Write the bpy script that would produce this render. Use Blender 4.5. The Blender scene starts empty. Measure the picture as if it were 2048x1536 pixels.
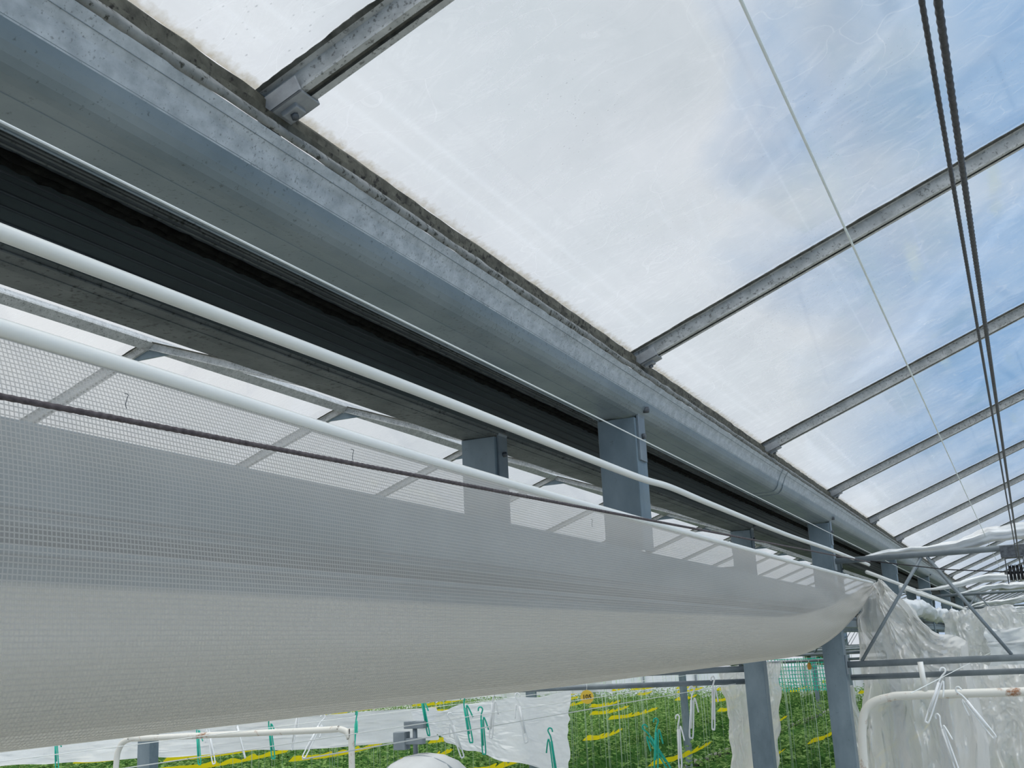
import bpy, math, random
from mathutils import Vector, Matrix, noise
random.seed(7)
H=2.3
C=bpy.context.scene.collection
# ------------------------------------------------------------------ helpers
def link(o,parent=None):
    C.objects.link(o)
    if parent is not None: o.parent=parent
    return o
def mk(name,verts,faces,mat,loc=(0,0,0),parent=None,smooth=False,uvs=None,midx=None):
    me=bpy.data.meshes.new(name); me.from_pydata([tuple(v) for v in verts],[],faces)
    for m in (mat if isinstance(mat,(list,tuple)) else [mat]): me.materials.append(m)
    if smooth:
        for p in me.polygons: p.use_smooth=True
    if midx:
        for i,p in enumerate(me.polygons): p.material_index=midx[i]
    if uvs is not None:
        ul=me.uv_layers.new(name="UVMap")
        for l in me.loops: ul.data[l.index].uv=uvs[l.vertex_index]
    me.update()
    o=bpy.data.objects.new(name,me)
    o.location=loc
    return link(o,parent)
def tag(o,label,cat,group=None,kind=None):
    o["label"]=label; o["category"]=cat
    if group: o["group"]=group
    if kind: o["kind"]=kind
    return o
def empty(name,loc):
    o=bpy.data.objects.new(name,None); o.location=loc; o.empty_display_size=.1
    return link(o)
def dup(root,loc,rot=None,sc=None):
    n=root.copy(); C.objects.link(n); n.location=loc
    if rot is not None: n.rotation_euler=rot
    if sc is not None: n.scale=sc
    def rec(a,b):
        for ch in list(a.children):
            if ch.name in done: continue
            c=ch.copy(); C.objects.link(c); c.parent=b; done.add(c.name); rec(ch,c)
    done=set(); rec(root,n)
    return n
def ringpts(seg): return [(math.cos(2*math.pi*i/seg),math.sin(2*math.pi*i/seg)) for i in range(seg)]
def tube_data(pts,r,seg=10,rf=None,caps=True):
    pts=[Vector(p) for p in pts]; vs=[];fs=[]; n=len(pts)
    up=Vector((0,0,1)); prevn=None
    for i,p in enumerate(pts):
        t=(pts[min(i+1,n-1)]-pts[max(i-1,0)]).normalized()
        if prevn is None:
            a=up if abs(t.dot(up))<.9 else Vector((1,0,0))
            nn=(a-t*a.dot(t)).normalized()
        else: nn=(prevn-t*prevn.dot(t)).normalized()
        prevn=nn; b=t.cross(nn)
        for k,(cx,sx) in enumerate(ringpts(seg)):
            rr=rf(i/(n-1),k,p) if rf else r
            vs.append(p+nn*cx*rr+b*sx*rr)
    for i in range(n-1):
        for k in range(seg):
            a=i*seg+k;b2=i*seg+(k+1)%seg
            fs.append((a,b2,b2+seg,a+seg))
    if caps: fs.append(tuple(range(seg))[::-1]); fs.append(tuple((n-1)*seg+k for k in range(seg)))
    return vs,fs
def merge(*ds):
    V=[];F=[]
    for v,f in ds:
        o=len(V); V+=list(v); F+=[tuple(i+o for i in ff) for ff in f]
    return V,F
def tube(name,pts,r,mat,loc=(0,0,0),parent=None,seg=10,rf=None):
    v,f=tube_data(pts,r,seg,rf); return mk(name,v,f,mat,loc,parent,True)
def box_data(a,b,bev=0):
    x0,y0,z0=a;x1,y1,z1=b
    v=[(x0,y0,z0),(x1,y0,z0),(x1,y1,z0),(x0,y1,z0),(x0,y0,z1),(x1,y0,z1),(x1,y1,z1),(x0,y1,z1)]
    return v,[(0,3,2,1),(4,5,6,7),(0,1,5,4),(1,2,6,5),(2,3,7,6),(3,0,4,7)]
def bevel(o,w,s=2):
    m=o.modifiers.new("bevel","BEVEL"); m.width=w; m.segments=s; m.limit_method='ANGLE'; m.harden_normals=False
    return o
def solid(o,t,off=0):
    m=o.modifiers.new("solid","SOLIDIFY"); m.thickness=t; m.offset=off; return o
def curve_pts(ctrl,n):
    """catmull-rom through control points"""
    P=[Vector(p) for p in ctrl]; out=[]
    for i in range(len(P)-1):
        p0=P[max(i-1,0)];p1=P[i];p2=P[i+1];p3=P[min(i+2,len(P)-1)]
        for k in range(n):
            t=k/n
            out.append(.5*((2*p1)+(p2-p0)*t+(2*p0-5*p1+4*p2-p3)*t*t+(-p0+3*p1-3*p2+p3)*t**3))
    out.append(P[-1]); return out
def extr_data(poly,y0,y1,ny=1,closed=False):
    """extrude (x,z) polyline along Y"""
    V=[];F=[];n=len(poly)
    for j in range(ny+1):
        y=y0+(y1-y0)*j/ny
        V+=[(x,y,z) for x,z in poly]
    for j in range(ny):
        for i in range(n if closed else n-1):
            a=j*n+i;b=j*n+(i+1)%n
            F.append((a,b,b+n,a+n))
    if closed: F.append(tuple(range(n))[::-1]); F.append(tuple(ny*n+i for i in range(n)))
    return V,F
# ------------------------------------------------------------------ materials
def newmat(name):
    m=bpy.data.materials.new(name); m.use_nodes=True
    nt=m.node_tree; nt.nodes.clear()
    out=nt.nodes.new("ShaderNodeOutputMaterial")
    return m,nt,out
def N(nt,t,**k):
    n=nt.nodes.new(t)
    for a,b in k.items():
        if a in n.inputs.keys(): n.inputs[a].default_value=b
        else: setattr(n,a,b)
    return n
def math_(nt,op,a,b=None,c=None,clamp=False):
    n=nt.nodes.new("ShaderNodeMath"); n.operation=op; n.use_clamp=clamp
    for i,v in enumerate((a,b,c)):
        if v is None: continue
        if isinstance(v,(int,float)): n.inputs[i].default_value=v
        else: nt.links.new(v,n.inputs[i])
    return n.outputs[0]
def pos(nt,scale=(1,1,1)):
    g=nt.nodes.new("ShaderNodeNewGeometry"); mp=nt.nodes.new("ShaderNodeMapping"); mp.inputs['Scale'].default_value=scale
    nt.links.new(g.outputs['Position'],mp.inputs['Vector']); return mp.outputs[0]
def noise_(nt,vec,scale,detail=4,rough=.55,dist=0):
    n=nt.nodes.new("ShaderNodeTexNoise"); n.inputs['Scale'].default_value=scale; n.inputs['Detail'].default_value=detail
    n.inputs['Roughness'].default_value=rough; n.inputs['Distortion'].default_value=dist
    if vec is not None: nt.links.new(vec,n.inputs['Vector'])
    return n.outputs['Fac']
def ramp(nt,fac,stops):
    n=nt.nodes.new("ShaderNodeValToRGB"); e=n.color_ramp.elements
    while len(e)<len(stops): e.new(.5)
    for i,(p,c) in enumerate(stops):
        e[i].position=p; e[i].color=(c,c,c,1) if isinstance(c,(int,float)) else (*c,1)
    nt.links.new(fac,n.inputs[0]); return n.outputs[0]
def mixc(nt,fac,a,b,mode='MIX'):
    n=nt.nodes.new("ShaderNodeMix"); n.data_type='RGBA'; n.blend_type=mode
    for i,v in ((0,fac),(6,a),(7,b)):
        if isinstance(v,(int,float)): n.inputs[i].default_value=v
        elif isinstance(v,tuple): n.inputs[i].default_value=(*v,1)
        else: nt.links.new(v,n.inputs[i])
    return n.outputs[2]
def mixs(nt,fac,a,b):
    n=nt.nodes.new("ShaderNodeMixShader")
    if isinstance(fac,(int,float)): n.inputs[0].default_value=fac
    else: nt.links.new(fac,n.inputs[0])
    nt.links.new(a,n.inputs[1]); nt.links.new(b,n.inputs[2]); return n.outputs[0]
def bump(nt,h,strength=.3,dist=.002):
    b=nt.nodes.new("ShaderNodeBump"); b.inputs['Strength'].default_value=strength; b.inputs['Distance'].default_value=dist
    nt.links.new(h,b.inputs['Height']); return b.outputs[0]
def surf(name,c1,c2,scale=8,stretch=(1,1,1),rough=.55,metal=0.,spots=None,spotcol=(.04,.04,.035),spotscale=60,bs=.15,lo=.3,hi=.7,spec=.4,spotmix=1.):
    m,nt,out=newmat(name)
    v=pos(nt,stretch); f=ramp(nt,noise_(nt,v,scale,6,.6),[(lo,c1),(hi,c2)])
    col=f
    if spots:
        v2=pos(nt,(1,1,1)); s=noise_(nt,v2,spotscale,3,.65)
        big=noise_(nt,v2,5,3,.6)
        s2=math_(nt,'ADD',s,math_(nt,'MULTIPLY',math_(nt,'SUBTRACT',big,.5),.25))
        col=mixc(nt,ramp(nt,s2,[(spots,0.),(spots+.10,spotmix)]),f,spotcol)
    p=N(nt,"ShaderNodeBsdfPrincipled"); nt.links.new(col,p.inputs['Base Color'])
    p.inputs['Roughness'].default_value=rough; p.inputs['Metallic'].default_value=metal
    p.inputs['Specular IOR Level'].default_value=spec
    if bs: nt.links.new(bump(nt,noise_(nt,pos(nt),90,3),bs,.002),p.inputs['Normal'])
    nt.links.new(p.outputs[0],out.inputs[0]); return m
M={}
M['gut_strip']=surf("weathered_lit_aluminium_strip",(.32,.35,.37),(.54,.57,.59),30,(1.5,1.,1.5),.45,.1,.575,(.18,.19,.19),190,.08,spotmix=.75)  # speckled wear, on a base lightened to carry the side light of this face
M['gut']=surf("blue_grey_aluminium",(.155,.195,.212),(.245,.285,.30),7,(1,.6,1),.38,.2,.60,(.075,.09,.09),130,.05,spotmix=.7)
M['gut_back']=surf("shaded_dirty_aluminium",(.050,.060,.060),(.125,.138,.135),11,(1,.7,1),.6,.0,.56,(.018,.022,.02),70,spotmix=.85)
M['dark']=surf("dark_green_recess_shade",(.006,.014,.017),(.027,.044,.050),7,(1,.2,1),.5,0,None,bs=.2)  # near-black green, shade of the recess between the gutters put into the colour
M['dark2']=surf("dark_grey_plate",(.016,.023,.028),(.048,.060,.068),9,(1,.2,1),.5,0,None,bs=.2)  # near-black grey tone for the plate in the gap and the ribs
M['black']=surf("black_crust",(.003,.003,.003),(.014,.014,.012),40,rough=.95,bs=.8,spec=.1)
M['moss']=surf("mossy_seal",(.030,.029,.020),(.13,.125,.095),26,(1,1,1),.9,0,.54,(.016,.014,.010),70,.6)
M['rail']=surf("grimy_eave_rail",(.14,.145,.135),(.30,.305,.29),22,(1,1,1),.7,0,.54,(.04,.04,.03),80,.4)
M['bar']=surf("weathered_glazing_bar",(.33,.335,.32),(.54,.54,.52),34,(1,1,1),.6,.05,.56,(.12,.12,.105),120,.3,spotmix=.8)
M['bar_dark']=surf("dirty_bar_gasket",(.035,.035,.028),(.13,.128,.11),40,rough=.85,bs=.4)
M['clip']=surf("galvanised_clip",(.22,.23,.235),(.36,.37,.375),30,rough=.4,metal=.2,bs=.1)
M['post']=surf("galvanised_steel_post",(.125,.17,.195),(.21,.265,.295),9,(1,1,.5),.42,.15,.66,(.10,.12,.125),60,.06,spotmix=.7)
M['truss']=surf("blue_grey_steel_tube",(.16,.19,.21),(.26,.30,.32),9,rough=.45,metal=.1,bs=.05)
M['pipe']=surf("white_painted_pipe",(.74,.74,.69),(.84,.83,.78),6,(1,.4,1),.30,0,.76,(.4,.36,.28),60,.03)
M['wire']=surf("white_wire",(.75,.77,.73),(.85,.86,.82),20,rough=.4,bs=0)
M['cord']=surf("translucent_cord",(.68,.73,.70),(.78,.81,.78),20,rough=.3,bs=0)
M['rope']=surf("dark_purple_brown_rope",(.045,.035,.038),(.12,.10,.10),150,(1,1,1),.8,0,None,bs=.7)
M['cable']=surf("black_steel_cable",(.012,.012,.014),(.04,.04,.045),150,rough=.45,bs=.6)
M['bolt']=surf("dark_bolt",(.06,.065,.07),(.16,.17,.18),60,rough=.5,metal=.4,bs=0)
M['tree']=surf("tree_foliage",(.04,.10,.025),(.11,.20,.06),2,rough=.6,bs=0)
M['bark']=surf("bark",(.06,.045,.03),(.12,.09,.06),8,rough=.9)
M['teal']=surf("teal_plastic",(.0,.36,.24),(.03,.50,.36),20,rough=.4,bs=0)
M['whiteplastic']=surf("white_plastic",(.76,.77,.76),(.86,.87,.86),10,rough=.45,bs=.05)
M['housing']=surf("off_white_housing",(.50,.51,.50),(.58,.59,.58),10,rough=.5,bs=.02)
M['ground']=surf("pale_ground_cover",(.30,.31,.28),(.45,.455,.42),1.2,rough=.9,bs=.2,spots=.68,spotcol=(.14,.16,.09),spotscale=9)
M['twine']=surf("pale_green_twine",(.36,.50,.34),(.5,.60,.45),20,rough=.8,bs=0)
M['tagyellow']=surf("yellow_tag_plastic",(.80,.52,.05),(.88,.60,.08),20,rough=.5,bs=0)
M['ink']=surf("black_ink",(.01,.01,.01),(.02,.02,.02),10,rough=.6,bs=0)
M['orange']=surf("amber_plastic",(.5,.25,.03),(.65,.35,.05),20,rough=.4,bs=0)
M['gable']=surf("pale_gable_panel",(.55,.60,.62),(.70,.73,.74),1.5,rough=.6,bs=0)
def thin(name,c,tf,c2=None,sc=5):
    m,nt,out=newmat(name)
    df=N(nt,"ShaderNodeBsdfDiffuse"); tl=N(nt,"ShaderNodeBsdfTranslucent")
    cc=mixc(nt,ramp(nt,noise_(nt,pos(nt),sc,3),[(.35,0.),(.65,1.)]),c,c2 or tuple(min(1,x*1.1) for x in c))
    for s in (df,tl): nt.links.new(cc,s.inputs[0])
    nt.links.new(mixs(nt,tf,df.outputs[0],tl.outputs[0]),out.inputs[0]); return m
M['yellow']=thin("yellow_sticky_tape",(.78,.68,.02),.35)
M['leaf']=thin("crop_leaf_green",(.07,.17,.035),.4,(.27,.40,.14),14)
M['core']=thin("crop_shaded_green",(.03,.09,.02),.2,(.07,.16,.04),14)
def rustpipe():
    m,nt,out=newmat("white_pipe_with_rust")
    v=pos(nt); n=noise_(nt,v,9,6,.7)
    col=mixc(nt,ramp(nt,n,[(.55,0.),(.65,1.)]),(.70,.68,.61),(.30,.13,.05))
    p=N(nt,"ShaderNodeBsdfPrincipled",Roughness=.45); nt.links.new(col,p.inputs['Base Color'])
    nt.links.new(p.outputs[0],out.inputs[0]); return m
M['rust']=rustpipe()
# roof glass
def glass():
    m,nt,out=newmat("dirty_roof_glass")
    tr=N(nt,"ShaderNodeBsdfTransparent"); tr.inputs[0].default_value=(.94,.965,.98,1)
    gl=N(nt,"ShaderNodeBsdfGlossy"); gl.inputs['Roughness'].default_value=.06; gl.inputs[0].default_value=(.9,.93,.95,1)
    lw=N(nt,"ShaderNodeFresnel"); lw.inputs[0].default_value=1.45
    base=mixs(nt,math_(nt,'MULTIPLY',lw.outputs[0],.22),tr.outputs[0],gl.outputs[0])
    df=N(nt,"ShaderNodeBsdfDiffuse"); tl=N(nt,"ShaderNodeBsdfTranslucent")
    g=pos(nt,(1,1,1)); streak=pos(nt,(1.2,2.2,1.2))
    n1=noise_(nt,g,1.5,5,.55,.6); n2=noise_(nt,streak,6,8,.68,2.2); n3=noise_(nt,g,60,3,.6)
    uv=nt.nodes.new("ShaderNodeTexCoord"); sp=nt.nodes.new("ShaderNodeSeparateXYZ"); nt.links.new(uv.outputs['UV'],sp.inputs[0])
    eave=sp.outputs[0]   # metres from eave
    f=math_(nt,'ADD',math_(nt,'MULTIPLY',ramp(nt,n1,[(.35,0.),(.75,1.)]),.22),math_(nt,'MULTIPLY',ramp(nt,n2,[(.50,0.),(.85,1.)]),.22))
    ed=math_(nt,'SUBTRACT',1.0,math_(nt,'DIVIDE',eave,.55),clamp=True)
    f=math_(nt,'ADD',f,math_(nt,'MULTIPLY',math_(nt,'POWER',ed,1.5),.38))
    # thin wrinkle lines of run-off
    wv=nt.nodes.new("ShaderNodeTexVoronoi"); wv.feature='DISTANCE_TO_EDGE'; wv.inputs['Scale'].default_value=2.6
    wd=nt.nodes.new("ShaderNodeVectorMath"); wd.operation='ADD'
    wn_=nt.nodes.new("ShaderNodeTexNoise"); wn_.inputs['Scale'].default_value=3.; nt.links.new(g,wn_.inputs['Vector'])
    nt.links.new(pos(nt,(.5,2.4,.5)),wd.inputs[0]); nt.links.new(wn_.outputs['Color'],wd.inputs[1]); nt.links.new(wd.outputs[0],wv.inputs['Vector'])
    f=math_(nt,'ADD',f,math_(nt,'MULTIPLY',math_(nt,'LESS_THAN',wv.outputs['Distance'],.006),.10))
    f=math_(nt,'ADD',f,.07,clamp=True)
    f=math_(nt,'MINIMUM',f,.72)
    ed2=math_(nt,'SUBTRACT',1.0,math_(nt,'DIVIDE',math_(nt,'ADD',eave,math_(nt,'MULTIPLY',math_(nt,'SUBTRACT',n3,.5),.035)),.018),clamp=True)
    c=mixc(nt,ed2,(.62,.645,.67),(.30,.265,.18))
    for s in (df,tl): nt.links.new(c,s.inputs[0])
    dirt=mixs(nt,.80,df.outputs[0],tl.outputs[0])
    s1=mixs(nt,f,base,dirt)
    vo=nt.nodes.new("ShaderNodeTexVoronoi"); vo.inputs['Scale'].default_value=60; nt.links.new(pos(nt,(1,1.6,1)),vo.inputs['Vector'])
    dens=ramp(nt,noise_(nt,g,2.3,3),[(.40,0.),(.70,.15)])
    spk=math_(nt,'LESS_THAN',vo.outputs['Distance'],dens)
    dk=N(nt,"ShaderNodeBsdfDiffuse"); dk.inputs[0].default_value=(.34,.35,.36,1)
    s2=mixs(nt,math_(nt,'MULTIPLY',spk,.35),s1,dk.outputs[0])
    nt.links.new(s2,out.inputs[0]); return m
M['glass']=glass()
# woven screen
def screen(name,gap_t,line_t,col,col2,tfrac=.5,dk=.8,fade=None):
    m,nt,out=newmat(name)
    uv=nt.nodes.new("ShaderNodeTexCoord"); sp=nt.nodes.new("ShaderNodeSeparateXYZ"); nt.links.new(uv.outputs['UV'],sp.inputs[0])
    u=sp.outputs[0]; v=sp.outputs[1]
    fv=math_(nt,'FRACT',math_(nt,'DIVIDE',v,.0050)); fu=math_(nt,'FRACT',math_(nt,'DIVIDE',u,.0050))
    lv=math_(nt,'LESS_THAN',fv,.26); lu=math_(nt,'LESS_THAN',fu,.30)
    th=math_(nt,'MAXIMUM',lv,math_(nt,'MULTIPLY',lu,.9))
    df=N(nt,"ShaderNodeBsdfDiffuse"); tl=N(nt,"ShaderNodeBsdfTranslucent")
    n=noise_(nt,pos(nt,(1,.5,1)),3,4)
    c=mixc(nt,n,col,col2); c=mixc(nt,th,c,tuple(x*dk for x in col))
    for s in (df,tl): nt.links.new(c,s.inputs[0])
    gl=N(nt,"ShaderNodeBsdfGlossy"); gl.inputs['Roughness'].default_value=.35; gl.inputs[0].default_value=(.8,.8,.8,1)
    body=mixs(nt,tfrac,df.outputs[0],tl.outputs[0]); body=mixs(nt,.07,body,gl.outputs[0])
    tr=N(nt,"ShaderNodeBsdfTransparent")
    t=math_(nt,'ADD',math_(nt,'MULTIPLY',math_(nt,'SUBTRACT',1.,th),gap_t-line_t),line_t)
    if fade:
        t=math_(nt,'MAXIMUM',t,math_(nt,'SUBTRACT',1.,math_(nt,'DIVIDE',math_(nt,'SUBTRACT',v,fade[0]),fade[1]),clamp=True))
    nt.links.new(mixs(nt,t,body,tr.outputs[0]),out.inputs[0]); return m
M['screen']=screen("woven_clear_screen",.52,.07,(.62,.59,.54),(.70,.67,.61),.36,.86)
M['screenback']=screen("woven_screen_back",.0,.0,(.88,.86,.79),(.95,.93,.87),.66,.95)
M['screenfade']=screen("woven_screen_inner",.0,.0,(.88,.86,.79),(.95,.93,.87),.66,.95,(.0,.022))
def plastic(name,tfac,col,tl_=.42,gf=.22,bs=.6):
    m,nt,out=newmat(name)
    df=N(nt,"ShaderNodeBsdfDiffuse"); tl=N(nt,"ShaderNodeBsdfTranslucent"); tr=N(nt,"ShaderNodeBsdfTransparent")
    for s in (df,tl): s.inputs[0].default_value=(*col,1)
    gl=N(nt,"ShaderNodeBsdfGlossy"); gl.inputs['Roughness'].default_value=.15
    n=noise_(nt,pos(nt,(1,1,.45)),17,5,.55,1.2)
    b=bump(nt,n,bs,.03)
    for s in (df,gl): nt.links.new(b,s.inputs['Normal'])
    s=mixs(nt,tl_,df.outputs[0],tl.outputs[0]); s=mixs(nt,gf,s,gl.outputs[0])
    nt.links.new(mixs(nt,tfac,s,tr.outputs[0]),out.inputs[0]); return m
M['plastic']=plastic("crumpled_clear_plastic",.17,(.99,.97,.93),.58,.24,.7)
M['sheet']=plastic("white_plastic_sheet",.03,(.93,.94,.94),.5,.05,.3)
# ------------------------------------------------------------------ world
w=bpy.data.worlds.new("sky"); bpy.context.scene.world=w; w.use_nodes=True
nt=w.node_tree; nt.nodes.clear()
out=nt.nodes.new("ShaderNodeOutputWorld"); bg=nt.nodes.new("ShaderNodeBackground")
tc=nt.nodes.new("ShaderNodeTexCoord"); sp=nt.nodes.new("ShaderNodeSeparateXYZ"); nt.links.new(tc.outputs['Generated'],sp.inputs[0])
mp=nt.nodes.new("ShaderNodeMapping"); mp.inputs['Scale'].default_value=(1,1,1.8); nt.links.new(tc.outputs['Generated'],mp.inputs[0])
n1=noise_(nt,mp.outputs[0],3.6,5,.5,.4); n2=noise_(nt,mp.outputs[0],3.4,5,.5,.5)
b=math_(nt,'ADD',math_(nt,'MULTIPLY',math_(nt,'ADD',sp.outputs[0],.17),3.3),math_(nt,'MULTIPLY',math_(nt,'SUBTRACT',n1,.5),2.1))
b=ramp(nt,b,[(.08,0.),(.85,1.)])
white=mixc(nt,ramp(nt,n2,[(.35,0.),(.65,1.)]),(.56,.61,.66),(.75,.77,.82))
col=mixc(nt,b,white,(.17,.37,.66))
left=ramp(nt,math_(nt,'MULTIPLY',sp.outputs[0],-1.),[(.40,0.),(.70,1.)])
col=mixc(nt,left,col,(.84,.84,.85))
top=ramp(nt,sp.outputs[2],[(.6,0.),(.8,1.)])
col=mixc(nt,top,col,(.88,.88,.88))
nt.links.new(col,bg.inputs[0])
st=math_(nt,'ADD',1.0,math_(nt,'MULTIPLY',ramp(nt,sp.outputs[2],[(.55,0.),(.9,1.)]),1.5))
nt.links.new(st,bg.inputs[1]); nt.links.new(bg.outputs[0],out.inputs[0])
sd=bpy.data.lights.new("sun","SUN"); sd.energy=1.5; sd.angle=.6; sd.color=(1,.96,.90)
so=bpy.data.objects.new("sun",sd); so.rotation_euler=(math.radians(22),math.radians(38),0); link(so)
# ------------------------------------------------------------------ camera
cam=bpy.data.cameras.new("camera"); co=bpy.data.objects.new("camera",cam); link(co)
cam.lens=2200/2048*36; cam.sensor_width=36; cam.clip_start=.02; cam.clip_end=500
R=Matrix(((.9074,.1439,.3948),(.4174,-.2002,-.8864),(-.0485,.9691,-.2417)))
co.matrix_world=Matrix.Translation((0,0,H))@R.to_quaternion().normalized().to_matrix().to_4x4()
bpy.context.scene.camera=co
bpy.context.scene.view_settings.view_transform='Standard'
bpy.context.scene.view_settings.exposure=.08
# ------------------------------------------------------------------ setting
fl=mk("floor",[(-40,-6,0),(30,-6,0),(30,75,0),(-40,75,0)],[(0,1,2,3)],M['ground']); fl["kind"]="structure"
Y0=-2.15; PITCH=1.67; NB=26
BY=[1.19+PITCH*k for k in range(-2,NB)]
YEND=BY[-1]
wn=mk("wall_north",*box_data((-24,YEND+.1,0),(3.4,YEND+.16,1.5)),M['gable']); wn["kind"]="structure"
for i,x in enumerate([-22.5+2.1*k for k in range(13)]):
    t=mk("trim_%d"%(i+1),*box_data((x-.03,YEND+.02,0),(x+.03,YEND+.1,3.1)),M['truss']); t["kind"]="structure"
# ------------------------------------------------------------------ gutters
def gutter(name,prof,mids,mats,label,ya=-2.2,yb=YEND,base=(-.97,.645)):
    root=empty(name,(base[0],ya,base[1]+H))
    p=[(x-base[0],z-base[1]) for x,z in prof]
    v,f=extr_data(p,0,yb-ya,1)
    o=mk("channel",v,f,mats,(0,0,0),root,False,midx=mids); solid(o,.003,0)
    tag(root,label,"gutter"); return root
g1=gutter("gutter",[(-.868,.737),(-.884,.712),(-.895,.686),(-.898,.676),(-.902,.666),(-.908,.657),(-.916,.650),(-.926,.646),(-.938,.645),(-1.03,.645),(-1.045,.66),(-1.06,.70),(-1.075,.765)],
   [0,0,1,1,1,1,1,1,1,1,1,1],[M['gut_strip'],M['gut']],"grey aluminium rain gutter with speckled upper face, under glass eave")
def ridge(par,x,z,base,r=.0012,mat=None):
    return tube("ridge_line",[(x-base[0],0,z-base[1]),(x-base[0],YEND+2.2,z-base[1])],r,mat or M['gut'],(0,0,0),par,6)
for x,z in ((-.8765,.7225),(-.8945,.688)):
    ridge(g1,x+.0016,z,(-.97,.645),.0006,M['gut'])
ridge(g1,-.960,.6433,(-.97,.645),.0006)
ridge(g1,-1.028,.6432,(-.97,.645),.0022)
rp=[(-.868,.737),(-.862,.743),(-.866,.752),(-.876,.757),(-.872,.768),(-.884,.778),(-.882,.792),(-.893,.803),(-.905,.806)]
v,f=extr_data([(x+.97,z-.645) for x,z in rp],0,YEND+2.2,900)
v=[(x+random.uniform(-.0015,.0015),y,z+random.uniform(-.0015,.0015)) for x,y,z in v]
rl=mk("eave_seal",v,f,[M['rail'],M['moss']],(0,0,0),g1,True,midx=[(0 if (i%8)<3 else 1) for i in range(len(f))]); solid(rl,.003,0)
rl["label"]="dark mossy seal strip"
sp_=[(-.866,.737),(-.882,.712),(-.893,.686),(-.896,.670),(-.903,.656),(-.915,.646),(-.932,.642),(-1.03,.642),(-1.045,.659)]
for yy in (4.83,11.5,18.2,24.9):
    for dy in (-.05,.05):
        v,f=extr_data([(x+.97,z-.645) for x,z in sp_],yy+dy-.007+2.2,yy+dy+.007+2.2,1)
        o=mk("joint_sleeve",v,f,M['gut'],(0,0,0),g1); solid(o,.003,0)
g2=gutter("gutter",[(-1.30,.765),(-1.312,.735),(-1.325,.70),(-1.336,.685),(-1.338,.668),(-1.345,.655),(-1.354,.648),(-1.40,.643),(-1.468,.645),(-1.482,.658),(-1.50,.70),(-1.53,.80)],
   [0,0,0,0,0,1,1,1,1,1,1],[M['dark'],M['gut_back']],"grimy grey twin rain gutter with shade-dark green inner side",base=(-1.41,.645))
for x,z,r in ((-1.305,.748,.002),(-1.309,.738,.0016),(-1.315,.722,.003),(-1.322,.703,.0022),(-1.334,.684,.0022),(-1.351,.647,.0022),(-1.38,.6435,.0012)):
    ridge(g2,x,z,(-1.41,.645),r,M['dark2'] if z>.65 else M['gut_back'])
cp=empty("cover_plate",(-1.19,-2.2,.767+H)); tag(cp,"dark plate bridging the two gutters","plate")
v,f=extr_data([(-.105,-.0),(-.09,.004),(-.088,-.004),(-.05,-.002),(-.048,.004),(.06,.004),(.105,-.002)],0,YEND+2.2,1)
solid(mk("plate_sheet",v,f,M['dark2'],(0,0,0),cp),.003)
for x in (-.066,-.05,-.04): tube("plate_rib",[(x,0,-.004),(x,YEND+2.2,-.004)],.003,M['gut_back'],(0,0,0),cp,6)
def seam(x0,z0,sd_,amp):
    pts=[(x0,k*.022,z0) for k in range(int((YEND+2.2)/.022))]
    def rfm(t,k,p): return .007+amp*max(0,noise.noise(Vector((k*.9,p.y*45,sd_))))+.002*noise.noise(Vector((p.y*110,k,sd_)))
    sm=tube("crusted_seam",pts,.012,M['black'],(0,0,0),cp,8,rfm); sm["label"]="black crusted debris along the seam"
seam(-.098,-.010,0,.008); seam(-.084,-.006,5,.006)
# ------------------------------------------------------------------ roof bars and glass
SL=math.atan(.395); RUN=2.1; LEN=RUN/math.cos(SL)
def barmesh():
    prof=[(-.026,-.001),(-.026,-.006),(-.014,-.008),(-.014,-.034),(-.019,-.036),(-.019,-.041),(-.006,-.041),(-.006,-.036),(.006,-.036),(.006,-.041),(.019,-.041),(.019,-.036),(.014,-.034),(.014,-.008),(.026,-.006),(.026,-.001)]
    V=[];F=[];n=len(prof)
    for xx in (0.0,LEN): V+=[(xx,y,z) for y,z in prof]
    for i in range(n): F.append((i,(i+1)%n,(i+1)%n+n,i+n))
    F.append(tuple(range(n))[::-1]); F.append(tuple(n+i for i in range(n)))
    mid=[0]*len(F)
    for i in (0,14,6,7,8): mid[i]=1
    return V,F,mid
V,F,mid=barmesh()
ev=(-.90,.81)
bar=mk("glazing_bar",V,F,[M['bar'],M['bar_dark']],(ev[0],BY[0],ev[1]+H),midx=mid)
bar.rotation_euler=(0,-SL,0)
tag(bar,"weathered grey aluminium glazing bar with grimy edges","glazing bar","glazing bars of the roof")
def crust():
    V=[];F=[]
    for s in (-1,1):
        o=len(V); n=260
        for i in range(n+1):
            x=LEN*i/n; h=.002+.008*max(0,noise.noise(Vector((x*9,s*5,0))))+.002*random.random()
            V+=[(x,s*.024,-.006),(x,s*(.026+h),-.002)]
        for i in range(n): a=o+2*i; F.append((a,a+1,a+3,a+2))
    return V,F
cr=mk("gasket",*crust(),M['bar_dark'],(0,0,0),bar); solid(cr,.003)
cd=merge(box_data((-.015,-.024,-.048),(.066,.024,-.043)),box_data((-.015,-.024,-.048),(.066,-.020,-.018)),box_data((-.015,.020,-.048),(.066,.024,-.018)),box_data((-.015,-.024,-.072),(-.010,.024,-.043)),box_data((.018,-.012,-.056),(.046,.012,-.046)))
cl=mk("saddle_clip",*cd,M['clip'],(0,0,0),bar); bevel(cl,.002)
cb=tube("bolt",[(.032,0,-.062),(.032,0,-.054)],.006,M['bolt'],(0,0,0),bar,6)
for y in BY[1:]: dup(bar,(-.90,y,.81+H),(0,-SL,0))
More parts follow.
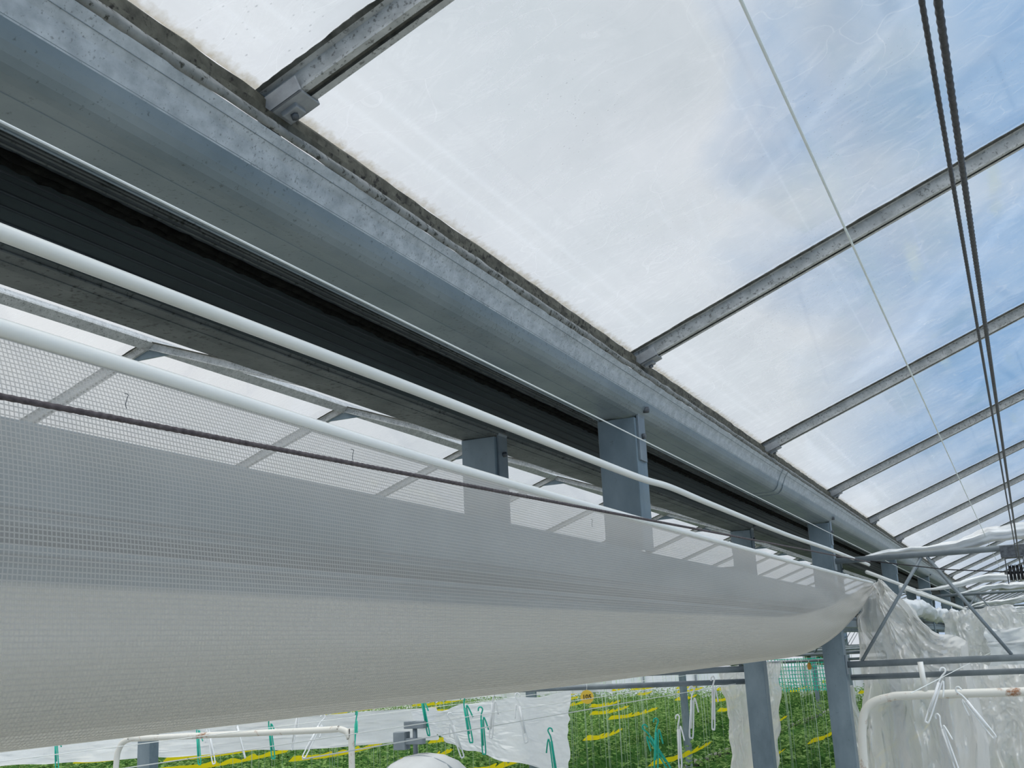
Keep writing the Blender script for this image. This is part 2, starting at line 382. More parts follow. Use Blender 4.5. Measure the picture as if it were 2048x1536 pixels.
pane=mk("roof_glass_pane",[(0.0,.004,0),(LEN,.004,0),(LEN,PITCH-.004,0),(0.0,PITCH-.004,0)],[(0,1,2,3)],M['glass'],(ev[0],BY[0],ev[1]+H+.002),uvs=[(0,0),(LEN,0),(LEN,PITCH),(0,PITCH)])
pane.rotation_euler=(0,-SL,0)
tag(pane,"dirty rain-streaked glass pane of the greenhouse roof","glass pane","glass panes of the roof")
for y in BY[1:-1]: dup(pane,(ev[0],y,ev[1]+H+.002),(0,-SL,0))
RX=-.90+RUN; RZ=.81+RUN*.395
NX=-1.50
def slope2(ex,dirx,off=0.,rise=.395):
    sl=math.atan(rise/1.); sc=(RUN/math.cos(sl)/LEN,1,1)
    for y in BY:
        dup(bar,(ex,y+off,.81+H),(0,-sl,0 if dirx>0 else math.pi),sc)
    for y in BY[:-1]:
        dup(pane,(ex,(y if dirx>0 else y+PITCH)+off,.812+H),(0,-sl,0 if dirx>0 else math.pi),sc)
slope2(RX+RUN,-1)
NR=.350
slope2(NX,-1,1.02-PITCH,NR)
slope2(-5.70,1,1.02-PITCH,NR)
def ridgebeam(x,z,label,off=None):
    root=empty("ridge_beam",(x,-2.2,z+H)); tag(root,label,"beam")
    v,f=extr_data([(-.04,-.02),(0,-.05),(.04,-.02),(.025,.01),(0,.02),(-.025,.01)],0,YEND+2.2,1,True)
    mk("beam_body",v,f,M['bar'],(0,0,0),root)
    if off is not None:
        for y in BY:
            g=mk("gusset_plate",[(-.20,y+off+2.2,-.085),(.20,y+off+2.2,-.085),(.05,y+off+2.2,-.035),(-.05,y+off+2.2,-.035)],[(0,1,2,3)],M['post'],(0,0,0),root); solid(g,.012)
ridgebeam(RX,RZ,"grey aluminium ridge beam of the glass roof"); ridgebeam(-3.6,.81+2.1*NR,"grey aluminium ridge beam of the neighbouring roof",1.02-PITCH)
for gx in (3.33,-5.73):
    root=empty("gutter",(gx,-2.2,.645+H)); tag(root,"grey aluminium rain gutter between two roof bays","gutter")
    v,f=extr_data([(-.10,.15),(-.06,.02),(-.04,0),(.04,0),(.06,.02),(.10,.15)],0,YEND+2.2,1)
    solid(mk("channel",v,f,M['gut'],(0,0,0),root),.004)
# ------------------------------------------------------------------ posts (full posts at trusses, short ones on the longitudinal beam)
BZ=.268
def post(x,y,label,z0=0.):
    root=empty("support_post",(x,y,z0))
    prof=[(-.055,-.045),(.055,-.045),(.055,.045),(.030,.045),(.030,.041),(.051,.041),(.051,-.041),(-.051,-.041),(-.051,.041),(-.030,.041),(-.030,.045),(-.055,.045)]
    zt=.640+H-z0; n=len(prof)
    V=[(a,b,0) for a,b in prof]+[(a,b,zt) for a,b in prof]
    F=[(i,(i+1)%n,(i+1)%n+n,i+n) for i in range(n)]+[tuple(range(n))[::-1],tuple(n+i for i in range(n))]
    b=mk("post_body",V,F,M['post'],(0,0,0),root); bevel(b,.004)
    for s in (-1,1):
        ear=[(s*.058,-.03,zt-.12),(s*.058,.03,zt-.12),(s*.058,.03,zt+.005),(s*.072,.026,zt+.045),(s*.072,-.026,zt+.045),(s*.058,-.03,zt+.005)]
        o=mk("saddle_bracket",ear,[(0,1,2,5),(5,2,3,4)],M['truss'],(0,0,0),root); solid(o,.005,0)
        tube("bolt",[(s*.060,0,zt+.026),(s*.085,0,zt+.024)],.009,M['bolt'],(0,0,0),root,6)
        tube("bolt",[(s*.057,0,zt-.05),(s*.07,0,zt-.05)],.008,M['bolt'],(0,0,0),root,6)
    tag(root,label,"post","galvanised posts carrying the gutters"); return root
TY=[6.285+6.69*k for k in range(0,6)]
FY=[-.405]+TY; SY=[y-3.345 for y in TY]
pA=post(-.975,FY[1],"tall blue-grey galvanised steel post under a rain gutter")
pS=post(-.975,SY[0],"short blue-grey galvanised post standing on the long beam",BZ+H)
for x in (-.975,-1.41,3.33,-5.73):
    for y in FY:
        if not(x==-.975 and y==FY[1]): dup(pA,(x,y,0))
    for y in SY:
        if not(x==-.975 and y==SY[0]): dup(pS,(x,y,BZ+H))
def lbeam(x,y0,y1):
    root=empty("long_beam",(x,y0,.08+H)); L=y1-y0
    h=BZ-.08
    prof=[(.045,0),(.045,.056),(.036,.062),(.036,.074),(.045,.080),(.045,h),(-.045,h),(-.045,0)]
    v,f=extr_data(prof,0,L,1,True)
    o=mk("beam_body",v,f,M['post'],(0,0,0),root); bevel(o,.002)
    mk("beam_groove",*extr_data([(.0375,.0605),(.0435,.0615),(.0435,.0745),(.0375,.0755)],0,L,1),M['dark'],(0,0,0),root)
    for zz in (.040,.047,.088,.095): tube("beam_rib",[(.0455,0,zz),(.0455,L,zz)],.0013,M['dark2'],(0,0,0),root,6)
    tag(root,"blue-grey grooved steel beam between gutter posts","beam","long beams between posts"); return root
lb=lbeam(-.975,FY[0]+.047,FY[1]-.047)
for x in (-.975,-1.41,3.33,-5.73):
    for y in FY[:-1]:
        if not(x==-.975 and y==FY[0]): dup(lb,(x,y+.047,.08+H))
# ------------------------------------------------------------------ trusses
def truss(x0,x1,y,label,flip=False):
    root=empty("cross_truss",(x0,y,H)); Lx=x1-x0
    tube("top_chord",[(0,0,.43),(Lx,0,.43)],.016,M['truss'],(0,0,0),root,10)
    tube("bottom_chord",[(0,0,-.12),(Lx,0,-.12)],.017,M['truss'],(0,0,0),root,10)
    tube("lower_tube",[(0,.10,-.19),(Lx,.10,-.19)],.015,M['truss'],(0,0,0),root,10)
    n=max(1,round(Lx/.92)); step=Lx/n
    for i in range(n):
        a=step*i+.08; m=step*(i+.5)+.03; b=step*(i+1)-.02
        tube("brace",[(a,0,-.105),(m,0,.415)],.009,M['truss'],(0,0,0),root,8)
        tube("brace",[(m+.03,0,.415),(b,0,-.105)],.009,M['truss'],(0,0,0),root,8)
    for z in (.43,-.12):
        o=mk("end_plate",*box_data((-.002,-.035,z-.05),(.006,.035,z+.05)),M['truss'],(0,0,0),root); bevel(o,.002)
    tag(root,label,"truss","cross trusses under the roof"); return root
tA=truss(-.918,3.27,TY[0],"blue-grey tubular steel lattice truss between posts")
for y in TY[1:]: dup(tA,(-.918,y,H))
tB=truss(-5.67,-1.468,TY[0],"blue-grey tubular steel lattice truss of neighbouring bay")
for y in TY[1:]: dup(tB,(-5.67,y,H))
def roll(y,label,seed,dz=0.,r0=.034):
    pts=[(-.80+.04*i, .03*math.sin(i*.3+seed), .425+.085*min(1,i/26)+.014*math.sin(i*.4+seed)+.01*noise.noise(Vector((i*.5,seed,2)))) for i in range(100)]
    def rf(t,k,p):
        g=min(1,t*5+.15); a=2*math.pi*k/24
        flat=1.15-.55*abs(math.cos(a))
        fold=.010*math.sin(5*a+p.x*4)+.008*math.sin(9*a-p.x*7)
        return g*(r0*1.35*flat+fold+.018*noise.noise(Vector((p.x*5,k*.5,seed)))+.010*noise.noise(Vector((p.x*18,k*1.1,seed))))
    o=tube("rolled_film",[(a+.8,b,c-.425) for a,b,c in pts],.04,M['whiteplastic'],(-.80,y+.12,.44+H+dz),None,24,rf)
    tag(o,label,"plastic film","film rolls gathered on the trusses")
for i,y in enumerate(TY): roll(y,"gathered roll of white plastic film resting on truss",i*3.1)
for i,y in enumerate(TY[:-1]): roll(y+3.3,"gathered roll of white screen cloth strung across the bay",i*2.3+9,-.06,.03)
def bundle(y0,y1,seed,x=-.80,z=.22):
    n=90; pts=[(x+.02*noise.noise(Vector((i*.2,seed,0))),y0+(y1-y0)*i/n,z-.02*math.sin(i/n*math.pi*3+seed)+.015*noise.noise(Vector((i*.3,seed,5)))) for i in range(n+1)]
    def rf(t,k,p): return .060+.035*noise.noise(Vector((p.y*2.5,k*1.1,seed)))+.02*noise.noise(Vector((p.y*9,k*2.,seed)))
    o=tube("gathered_screen",[(a-x,b-y0,c-z) for a,b,c in pts],.06,M['whiteplastic'],(x,y0,z+H),None,16,rf)
    tag(o,"bundle of gathered white screen cloth hanging along the posts","screen","gathered screen bundles")
for i,y in enumerate(TY[:-1]): bundle(y+1.1,y+6.1,i*4.7)
# ------------------------------------------------------------------ pipes, cords, cables
def P(pts,dz=H): return [(x,y,z+dz) for x,y,z in pts]
o=tube("white_pipe",curve_pts(P([(-.858,-.6,.425),(-.855,.7,.427),(-.85,1.6,.431),(-.85,2.6,.431),(-.85,2.95,.440),(-.85,3.4,.438),(-.85,4.6,.438),(-.83,5.6,.44),(-.80,6.8,.43)]),10),.0088,M['pipe'],seg=14)
tag(o,"long white painted pipe running beside the gutter posts","pipe")
p2=tube("white_pipe",curve_pts(P([(-.80,-.6,.313),(-.80,.67,.310),(-.80,1.62,.300),(-.80,3.4,.306),(-.80,5.2,.316),(-.80,6.85,.327)]),14),.0088,M['pipe'],seg=14)
tag(p2,"long white painted pipe holding the hanging woven screen","pipe")
for x,z,l in ((-.84,.40,"long white pipe continuing along the far posts"),(-.66,.30,"long white pipe running through the trusses")):
    o=tube("white_pipe",P([(x,7.0,z),(x,38,z)]),.012,M['pipe'],seg=10); tag(o,l,"pipe")
o=tube("tension_wire",P([(-.86,-.8,.545),(-.86,40,.545)]),.0017,M['wire'],seg=6); tag(o,"thin straight white wire below the gutter","wire")
o=tube("guide_cord",P([(-.136,-.6,.5),(-.150,20,.512)]),.0016,M['cord'],seg=8); tag(o,"thin pale translucent guide cord under the roof","cord")
def twisted(name,a,b,r,mat,pitch,n,label):
    a=Vector(a);b=Vector(b); pts=[a.lerp(b,i/n) for i in range(n+1)]
    d=(b-a).length
    def rf(t,k,p): return r*(1+.08*math.sin(2*math.pi*(t*d/pitch)+k*2*math.pi/8*2))
    o=tube(name,[tuple(p) for p in pts],r,mat,seg=8,rf=rf); return o
o=twisted("drive_cable",(-.0045,-.3,.40+H),(-.006,6.24,.372+H),.0020,M['cable'],.011,4200,""); tag(o,"black twisted steel drive cable running to a pulley","cable","paired black cables")
o=twisted("drive_cable",(.0045,-.3,.382+H),(.004,6.24,.322+H),.0026,M['cable'],.011,4200,""); tag(o,"black twisted steel drive cable running to a pulley","cable","paired black cables")
o=twisted("dark_rope",(-.72,-.4,.190+H),(-.72,6.2,.405+H),.0028,M['rope'],.012,3600,""); tag(o,"dark brown twisted rope stretched in front of screen","rope")
o=tube("thin_cord",P([(-.72,6.2,.412),(-.35,6.24,.34),(0,6.26,.30),(.6,6.27,.25)]),.003,M['cable'],seg=6); tag(o,"thin dark cord leading from rope to pulley","cord")
# pulley block
pr=empty("pulley_block",(-.020,6.26,.32+H)); tag(pr,"dark steel pulley block hanging from the truss","pulley")
bevel(mk("pulley_frame",*merge(box_data((-.045,-.05,.055),(.045,.05,.062)),box_data((-.045,-.05,-.075),(-.040,.05,.062)),box_data((.040,-.05,-.075),(.045,.05,.062)),box_data((-.06,-.03,.06),(.06,.03,.12))),M['bolt'],(0,0,0),pr),.002)
def disc(rad,w,x,grv=.008):
    V=[];F=[];seg=28
    prof=[(-w,rad),(-w*.3,rad-grv),(w*.3,rad-grv),(w,rad)]
    for a in range(seg):
        c,s=math.cos(2*math.pi*a/seg),math.sin(2*math.pi*a/seg)
        V+=[(x+px,c*r,s*r) for px,r in prof]
    for a in range(seg):
        b=(a+1)%seg
        for i in range(3): F.append((a*4+i,a*4+i+1,b*4+i+1,b*4+i))
    F.append(tuple(a*4 for a in range(seg))); F.append(tuple(a*4+3 for a in range(seg))[::-1])
    return V,F
for x in (-.026,-.009,.009,.026):
    mk("pulley_wheel",*disc(.045,.007,x),M['cable'],(0,0,-.02),pr,False)
tube("axle",[(-.055,0,-.02),(.055,0,-.02)],.006,M['clip'],(0,0,0),pr,8)
# ------------------------------------------------------------------ woven screen trough
ctrl=[(-.797,.300),(-.778,.245),(-.757,.150),(-.752,.055),(-.770,-.018),(-.815,-.056),(-.862,-.044),(-.884,.015),(-.893,.088)]
prof=[(p.x,p.z) for p in curve_pts([(a,0,b) for a,b in ctrl],7)]
def D(y):
    if y<4.2: return 1.0
    t=min(1,(y-4.2)/2.55); return 1-.93*t**1.9
def pz(y): return .300+(.022*max(0,(y-2))/4.8)
def screen_mesh(prof,ny=330,ya=-.6,yb=6.75,wr=1.):
    V=[];U=[];F=[];n=len(prof)
    al=[0]
    for i in range(1,n): al.append(al[-1]+math.dist(prof[i],prof[i-1]))
    for j in range(ny+1):
        y=ya+(yb-ya)*j/ny; d=D(y); k=min(1,max(0,(y-3.8)/3))
        for i,(x,z) in enumerate(prof):
            zz=pz(y)+(z-.30)*d; xx=-.80+(x+.80)*(.35+.65*d)
            s=al[i]/al[-1]; env=math.sin(math.pi*min(1,s*1.0))
            wv=noise.noise(Vector((y*.9,z*6,1)))*.014+noise.noise(Vector((y*2.4,z*16,4)))*.005+k*.018*noise.noise(Vector((y*2+z*14,z*16,9)))
            xx+=wv*env*wr; zz+=.004*math.sin(y*1.3+.5)*env*s*wr
            V.append((xx+.8,y,zz-.30)); U.append((y,al[i]))
    for j in range(ny):
        for i in range(n-1):
            a=j*n+i; F.append((a,a+1,a+n+1,a+n))
    return V,F,U
root=empty("woven_screen",(-.80,0,.30+H)); tag(root,"translucent woven greenhouse screen hanging in a long trough","screen")
V,F,U=screen_mesh(prof[:36])
mk("front_layer",V,F,M['screen'],(0,0,0),root,True,uvs=U)
V,F,U=screen_mesh(prof[35:],wr=0.)
mk("lower_fold",V,F,M['screenback'],(0,0,0),root,True,uvs=U)
inner=[(-.893,.098),(-.865,.086),(-.825,.070),(-.790,.050),(-.772,.022),(-.784,-.015),(-.815,-.045)]
V,F,U=screen_mesh([(p.x,p.z) for p in curve_pts([(a,0,b) for a,b in inner],6)],wr=.6)
o=mk("inner_fold",V,F,M['screenfade'],(0,0,0),root,True,uvs=U)
sq=curve_pts([(0,-.001,.012),(.003,.003,.010),(.003,.001,.004),(.002,.0,-.004),(.002,.002,-.010)],5)
hk=tube("screen_hook",[tuple(p*.7) for p in sq],.0004,M['bolt'],(-.772,.80,.262+H),None,6)
tag(hk,"small bent dark wire hook on the woven screen","hook","wire hooks on the woven screen")
for y,z in ((1.20,.266),(2.08,.255)):
    dup(hk,(-.768 if z>.24 else -.758,y,z+H))
# ------------------------------------------------------------------ plastic drapes
def drape(outline_l,outline_r,y,label,mat,seed,amp=.05,nu=140,nv=120,name="plastic_drape",fold=9,cr=1.):
    def samp(o,t):
        k=t*(len(o)-1); i=min(int(k),len(o)-2); f=k-i
        return o[i][0]*(1-f)+o[i+1][0]*f, o[i][1]*(1-f)+o[i+1][1]*f
    bx,bz=outline_l[0]; V=[];F=[]
    for j in range(nv+1):
        t=j/nv; l=samp(outline_l,t); r=samp(outline_r,t)
        for i in range(nu+1):
            s=i/nu; x=l[0]+(r[0]-l[0])*s; z=l[1]+(r[1]-l[1])*s
            a=amp*(.35+.65*t)
            ph=s*fold+seed+2.0*noise.noise(Vector((s*2.5,t*1.2,seed)))
            q=noise.noise(Vector((s*7+t*1.5,t*2.2,seed))); q2=abs(noise.noise(Vector((s*16-t*2.5,t*6,seed)))); q3=abs(noise.noise(Vector((s*9+t*9,t*13-s*3,seed)))); q4=abs(noise.noise(Vector((s*22-t*12,t*24+s*5,seed+3))))
            dy=-a*math.sin(ph)*.9+a*.45*math.sin(2.3*ph+t*2)-cr*(amp*.6*q+amp*.5*q2+amp*.5*q3+amp*.25*q4)
            V.append((x-bx+.03*noise.noise(Vector((s*6,t*9,seed+4))),dy,z-bz+.03*noise.noise(Vector((s*7,t*5,seed+8)))))
    for j in range(nv):
        for i in range(nu):
            a=j*(nu+1)+i; F.append((a,a+1,a+nu+2,a+nu+1))
    o=mk(name,V,F,mat,(bx,y,bz+H),None,True); tag(o,label,"plastic sheet"); return o
drape([(-.86,.34),(-.93,.14),(-.95,-.2),(-.97,-.55),(-.98,-1.0),(-.98,-1.6)],[(-.77,.36),(-.60,.16),(-.48,.02),(-.33,-.05),(-.30,-.6),(-.40,-1.6)],7.1,"crumpled clear plastic sheet hanging behind post and truss",M['plastic'],1.3,.13,fold=12,cr=1.2)
drape([(-.44,-.18),(-.40,-.5),(-.40,-1.0),(-.40,-1.6)],[(.35,-.18),(.35,-.5),(.35,-1.0),(.35,-1.6)],7.7,"crumpled clear plastic sheet gathered under the truss",M['plastic'],4.3,.13,fold=15,cr=1.2)
drape([(-2.05,-.14),(-2.02,-.5),(-2.0,-.9),(-1.96,-1.5)],[(-1.62,-.12),(-1.66,-.5),(-1.72,-.9),(-1.74,-1.5)],8.0,"narrow crumpled clear plastic sheet hanging beside post",M['plastic'],7.7,.08,fold=9)
drape([(-1.36,-.3),(-1.34,-.7),(-1.34,-1.0),(-1.33,-1.5)],[(-1.20,-.3),(-1.18,-.7),(-1.2,-1.0),(-1.2,-1.5)],8.4,"narrow strip of clear plastic hanging beside post",M['plastic'],2.2,.05,fold=5)
drape([(-4.6,-.38),(-4.55,-.47),(-4.3,-.60)],[(-3.20,-.26),(-3.23,-.55),(-3.25,-.90)],8.0,"white plastic sheet slung below a wire over the crop",M['sheet'],5.2,.06,fold=8,cr=.45)
drape([(-9.6,-.48),(-9.6,-.64),(-9.6,-.80)],[(-4.5,-.36),(-4.5,-.50),(-4.5,-.62)],8.3,"long white plastic sheet gathered over the crop",M['sheet'],9.1,.06,nu=160,fold=24,cr=.5,nv=40)
drape([(-9.0,-.10),(-9.0,-.3),(-9.0,-.55)],[(-5.2,-.12),(-5.2,-.3),(-5.2,-.5)],14.5,"white plastic sheet hanging across the crop rows",M['sheet'],3.1,.06,nu=160,fold=24,cr=.5,nv=40)
for k,(yy,zz) in enumerate(((10.4,.20),(13.6,.22),(17.2,.18),(20.3,.25),(24,.2))):
    drape([(-.66,zz),(-.68,zz-.4),(-.70,-1.0)],[(-.1+.1*(k%2),zz+.04),(0,-.1),(0,-1.0)],yy,"crumpled clear plastic sheet hanging by a far post",M['plastic'],6.1+k*2.3,.10,fold=12,nu=70,nv=50)
for k,yy in enumerate((9.2,12.3,16.0,22.0)):
    drape([(-.3,.05),(-.3,-.1),(-.3,-.30)],[(1.6,.08),(1.6,-.1),(1.6,-.25)],yy,"low curtain of white plastic film strung across the bay",M['sheet'],3.3+k*1.9,.10,fold=20,nu=90,nv=30)
# ------------------------------------------------------------------ pipe loops
o=tube("bent_pipe",curve_pts(P([(-.76,5.2,-2.3),(-.74,5.2,-.9),(-.735,5.2,-.50),(-.72,5.2,-.345),(-.685,5.2,-.275),(-.60,5.2,-.245),(-.45,5.2,-.238),(.4,5.2,-.238),(2.2,5.2,-.238)]),10),.018,M['rust'],seg=14)
tag(o,"white painted bent pipe with rusty corner","pipe")
pl=empty("bent_pipe",(-4.2,4.5,0)); tag(pl,"white pipe rail with rust at both bends","pipe")
tube("rail",curve_pts([(-.12,0,0),(-.12,0,1.4),(-.11,0,H-.46),(-.09,0,H-.345),(-.03,0,H-.305),(.1,0,H-.300),(1.1,0,H-.282),(1.24,0,H-.28),(1.29,0,H-.32),(1.30,0,H-.46),(1.30,0,0)],10),.0145,M['rust'],(0,0,0),pl,14)
hp=tube("pipe_hanger",[(-.45,5.2,-.10+H),(-.445,5.2,-.225+H)],.012,M['pipe'],seg=10); tag(hp,"short white hanger rod above bent pipe","hanger")
for i,(x,z,y0,y1) in enumerate([(-1.55,-.20,2.2,30),(-2.3,-.24,2.2,30),(-3.3,-.26,2.5,30),(-.33,-.15,3.4,20),(-4.2,-.28,3,30)]):
    o=tube("crop_wire",P([(x,y0,z),(x,y1,z)]),.0016,M['wire'],seg=6); tag(o,"thin grey wire strung above the crop rows","wire","crop wires")
def hook(mat,name,label):
    p=curve_pts([(-.012,0,.0),(-.008,0,.014),(.004,0,.016),(.010,0,.004),(.004,0,-.01),(-.004,0,-.03),(-.016,0,-.10),(-.030,0,-.20),(-.024,0,-.212),(-.014,0,-.20),(.004,0,-.05),(.012,0,-.045),(.020,0,-.10)],5)
    root=empty(name,(0,-3,1)); tag(root,label,"hook","crop string hooks on the wires")
    tube("hook_wire",[tuple(q) for q in p],.0035,mat,(0,0,0),root,6)
    tube("spool",[(-.006,.0,-.045),(-.022,.0,-.17)],.009,mat,(0,0,0),root,8,lambda t,k,p:.006+.004*math.sin(t*math.pi)+.0012*math.sin(t*60))
    return root
ht=hook(M['teal'],"string_hook","teal plastic crop hook leaning from a wire")
hw=hook(M['whiteplastic'],"string_hook","white metal crop hook leaning from a wire")
HT=[(-3.2,-.30),(-3.71,-.30),(-5.22,-.34),(-4.26,-.33),(-2.81,-.20),(-2.57,-.24),(-2.5,-.30),(-1.59,-.37),(-1.66,-.40),(-2.1,-.40)]
HW=[(-4.11,-.32),(-3.96,-.30),(-3.54,-.26),(-3.38,-.31),(-2.64,-.32),(-2.41,-.22),(-2.28,-.24),(-1.43,-.24),(-1.33,-.20),(-1.50,-.36),(-.35,-.20),(-.39,-.38),(-.30,-.28)]
for L,src in ((HT,ht),(HW,hw)):
    for i,(x,z) in enumerate(L):
        r=(random.uniform(-.25,.25),random.uniform(-.45,.45),random.uniform(-.7,.7)+(math.pi if random.random()<.4 else 0))
        loc=(x,5+random.uniform(-.05,.05),z+.06+H)
        if i==0: src.location=loc; src.rotation_euler=r
        else: dup(src,loc,r)
tw=tube("support_twine",[(0,0,0),(.01,0,-.5),(0,.01,-1.25)],.0022,M['twine'],(-3.6,11,-.2+H),None,5)
tag(tw,"pale green vertical crop support twine","twine","support twines above the crop")
for i in range(130):
    dup(tw,(random.uniform(-9,-1.8),random.uniform(9.5,15),-.15+H))
# ------------------------------------------------------------------ circulation fan housing
fr=empty("circulation_fan",(-2.8,5,-.68+H)); tag(fr,"white domed circulation fan housing hanging from grey bracket","fan")
seg=48;V=[];F=[]
lp=[(.275,-.12),(.275,-.02),(.270,.03),(.252,.09),(.218,.15),(.168,.20),(.10,.232),(.03,.245)]
for a in range(seg):
    c,s=math.cos(2*math.pi*a/seg),math.sin(2*math.pi*a/seg)
    V+=[(c*r,s*r,z) for r,z in lp]
m_=len(lp)
for a in range(seg):
    b=(a+1)%seg
    for i in range(m_-1): F.append((a*m_+i,b*m_+i,b*m_+i+1,a*m_+i+1))
solid(mk("housing",V,F,M['housing'],(0,0,0),fr,True),.004)
tube("housing_rib",[(.278*math.cos(t),-.06,.238*math.sin(t)) for t in [math.pi*i/24 for i in range(25)]],.006,M['truss'],(0,0,0),fr,8)
bl=[]
for a in range(4):
    t=a*math.pi/2+.4; c,s=math.cos(t),math.sin(t); d=math.cos(t+.5),math.sin(t+.5)
    bl.append(([(c*.03,s*.03,-.06),(c*.21,s*.21,-.07),(d[0]*.21,d[1]*.21,-.03),(d[0]*.04,d[1]*.04,-.03)],[(0,1,2,3)]))
solid(mk("blade",*merge(*bl),M['whiteplastic'],(0,0,0),fr),.003)
tube("motor",[(0,0,-.08),(0,0,.20)],.045,M['whiteplastic'],(0,0,0),fr,16)
tube("hanger_rod",[(-.05,0,.22),(-.05,0,.40)],.012,M['truss'],(0,0,0),fr,8)
bevel(mk("bracket",*merge(box_data((-.16,-.03,.265),(-.095,.03,.35)),box_data((-.11,-.02,.29),(.0,.02,.32)),box_data((-.10,-.025,.365),(.01,.025,.40))),M['truss'],(0,0,0),fr),.003)
# ------------------------------------------------------------------ number tag
tg=empty("number_tag",(-2.385,6.2,-.238+H)); tag(tg,"round yellow plastic tag with black number 105","tag")
tg.rotation_euler=(math.radians(8),0,math.radians(12))
V=[];F=[];seg=32
for yy in (-.002,.002): V+=[(.039*math.cos(2*math.pi*a/seg),yy,.039*math.sin(2*math.pi*a/seg)) for a in range(seg)]
F=[(a,(a+1)%seg,(a+1)%seg+seg,a+seg) for a in range(seg)]+[tuple(range(seg)),tuple(range(2*seg-1,seg-1,-1))]
mk("disc",V,F,M['tagyellow'],(0,0,0),tg)
tcv=bpy.data.curves.new("number","FONT"); tcv.body="105"; tcv.size=.036; tcv.align_x='CENTER'; tcv.align_y='CENTER'; tcv.extrude=.0006; tcv.offset=.0004
tob=bpy.data.objects.new("tmp_text",tcv); C.objects.link(tob)
dg=bpy.context.evaluated_depsgraph_get(); me=bpy.data.meshes.new_from_object(tob.evaluated_get(dg)); bpy.data.objects.remove(tob)
me.materials.clear(); me.materials.append(M['ink'])
to=bpy.data.objects.new("printed_number",me); to.location=(0,-.0035,0); to.rotation_euler=(math.pi/2,0,0); link(to,tg)
tube("tie",[(0,0,.036),(.004,.0,.060),(0,.01,.09)],.0015,M['wire'],(0,0,0),tg,5)
bb=tube("amber_bulb",[(0,0,.022),(0,0,.011),(0,0,0),(0,0,-.011),(0,0,-.016)],.015,M['orange'],(-1.10,6.2,-.12+H),None,10,lambda t,k,p:.003+.009*math.sin(min(1,t*1.1)*math.pi*.85))
tag(bb,"small amber plastic bulb hanging under the truss","bulb")
# ------------------------------------------------------------------ crops
def cropmesh(seed,L=31,n=9000):
    rnd=random.Random(seed); V=[];F=[];MI=[]
    for i in range(n):
        y=rnd.uniform(0,L); x=rnd.gauss(0,.20); x=max(-.40,min(.40,x)); z=rnd.uniform(.5,1.0)*(1-.5*abs(x))+.12*noise.noise(Vector((y*.9,seed,0)))
        a=rnd.uniform(0,6.28); s=rnd.uniform(.024,.05); tilt=rnd.uniform(-.2,.9)
        d=Vector((math.cos(a),math.sin(a),-.4+tilt)).normalized(); side=Vector((-math.sin(a),math.cos(a),0)); o=Vector((x,y,z))
        k=len(V)
        V+=[o,o+d*s+side*s*.7,o+d*s*2.0,o+d*s-side*s*.7]; F.append((k,k+1,k+2,k+3)); MI.append(0)
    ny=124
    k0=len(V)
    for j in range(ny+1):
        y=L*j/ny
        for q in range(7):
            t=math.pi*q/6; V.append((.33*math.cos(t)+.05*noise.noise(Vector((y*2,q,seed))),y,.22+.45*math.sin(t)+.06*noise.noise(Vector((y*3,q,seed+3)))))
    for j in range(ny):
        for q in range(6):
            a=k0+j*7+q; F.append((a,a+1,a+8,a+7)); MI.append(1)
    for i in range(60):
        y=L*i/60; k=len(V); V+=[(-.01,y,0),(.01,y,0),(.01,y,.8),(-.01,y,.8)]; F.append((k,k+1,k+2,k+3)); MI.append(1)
    return V,F,MI
RXs=[-.28,.95,2.15,-2.05,-3.2,-4.35]+[-6.5-1.15*k for k in range(13)]
src=[]
for sd_,x in ((11,RXs[3]),(23,RXs[4])):
    V,F,MI=cropmesh(sd_); src.append(mk("crop_row",V,F,[M['leaf'],M['core']],(x,9,0),midx=MI))
for s in src: tag(s,"leafy green crop row growing under the glass","crop row","crop rows"); s["kind"]="stuff"; s.scale=(1,1,1.12)
for i,x in enumerate(RXs):
    if i in (3,4): continue
    dup(src[i%2],(x,9-.3*(i%3),0))
tv=[];tf=[]
for j in range(33):
    y=3.2*j/32; wob=.03*noise.noise(Vector((y*3,0,0))); sag=-.03*math.sin(math.pi*j/32); ww=.6+.5*noise.noise(Vector((y*4,7,0)))
    tv+=[(wob,y,sag),(.05*ww+wob,y,.045*ww+sag),(.10*ww+wob,y,.09*ww+sag)]
for j in range(32):
    a=3*j; tf+=[(a,a+1,a+4,a+3),(a+1,a+2,a+5,a+4)]
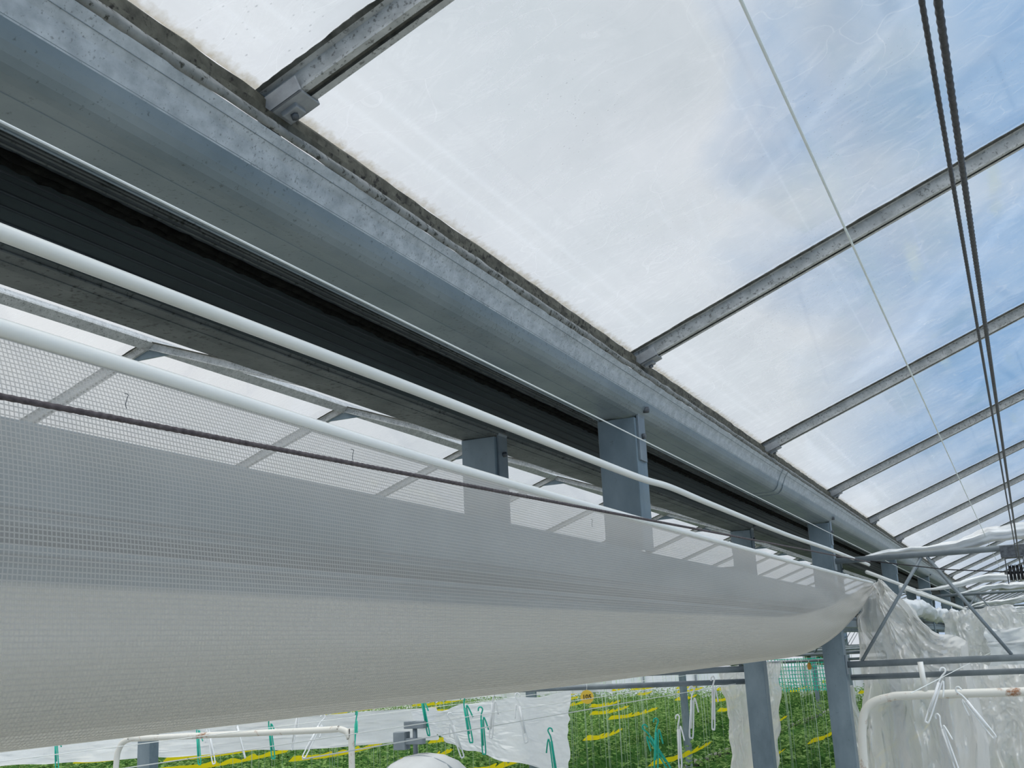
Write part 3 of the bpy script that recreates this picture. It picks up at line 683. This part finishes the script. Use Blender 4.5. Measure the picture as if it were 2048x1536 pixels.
yt=mk("yellow_tape",tv,tf,M['yellow'],(RXs[3]+.46,12,1.16),None,True)
tag(yt,"bright yellow sticky tape stretched above the crop","tape","yellow tapes above the crop")
rnd=random.Random(5)
for x in RXs:
    y=10+rnd.uniform(0,5)
    while y<38:
        l=rnd.uniform(.4,1.1)
        if y+3.2*l>40: break
        o=dup(yt,(x+.46,y,1.10+rnd.uniform(-.06,.04))); o.scale=(1.4,l,1.3)
        y+=3.2*l+rnd.uniform(1.5,6)
nets=[]
for i in range(28):
    x=i*.06; nets.append(tube_data([(x+.02*math.sin(i),0,0),(x,0,-.35),(x+.02,0,-.7)],.010,4))
for i in range(9): nets.append(tube_data([(0,0,-.08*i),(1.65,0,-.08*i-.03)],.008,4))
o=mk("teal_netting",*merge(*nets),M['teal'],(-5.6,25,-.30+H)); tag(o,"teal plastic crop netting hanging over the rows","netting")
def tree(x,y,h,seed):
    root=empty("tree",(x,y,0)); tag(root,"leafy green tree standing outside the greenhouse","tree","trees outside")
    tube("trunk",[(0,0,0),(.1,0,h*.3),(0,.1,h*.6)],.2,M['bark'],(0,0,0),root,8,lambda t,k,p:.25*(1-.6*t))
    rnd=random.Random(seed); V=[];F=[]
    for i in range(3000):
        d=Vector((rnd.gauss(0,1),rnd.gauss(0,1),rnd.gauss(0,1))).normalized()*rnd.uniform(.55,1)
        lump=1+.3*noise.noise(d*2+Vector((seed,0,0)))
        o=Vector((d.x*h*.28*lump,d.y*h*.28*lump,h*.62+d.z*h*.38*lump)); a=rnd.uniform(0,6.28); s=rnd.uniform(.1,.25)
        u=Vector((math.cos(a),math.sin(a),rnd.uniform(-1,1))).normalized()*s; v=Vector((-math.sin(a),math.cos(a),rnd.uniform(-1,1))).normalized()*s
        k=len(V); V+=[o-u,o-v,o+u,o+v]; F.append((k,k+1,k+2,k+3))
    mk("foliage",V,F,M['tree'],(0,0,0),root)
for i,(x,y,h) in enumerate([(4.2,58,9),(-6,62,3.6),(-10,60,3.8),(-14,61,3.5),(-18,60,4),(-2.5,64,3.4)]): tree(x,y,h,i+1)
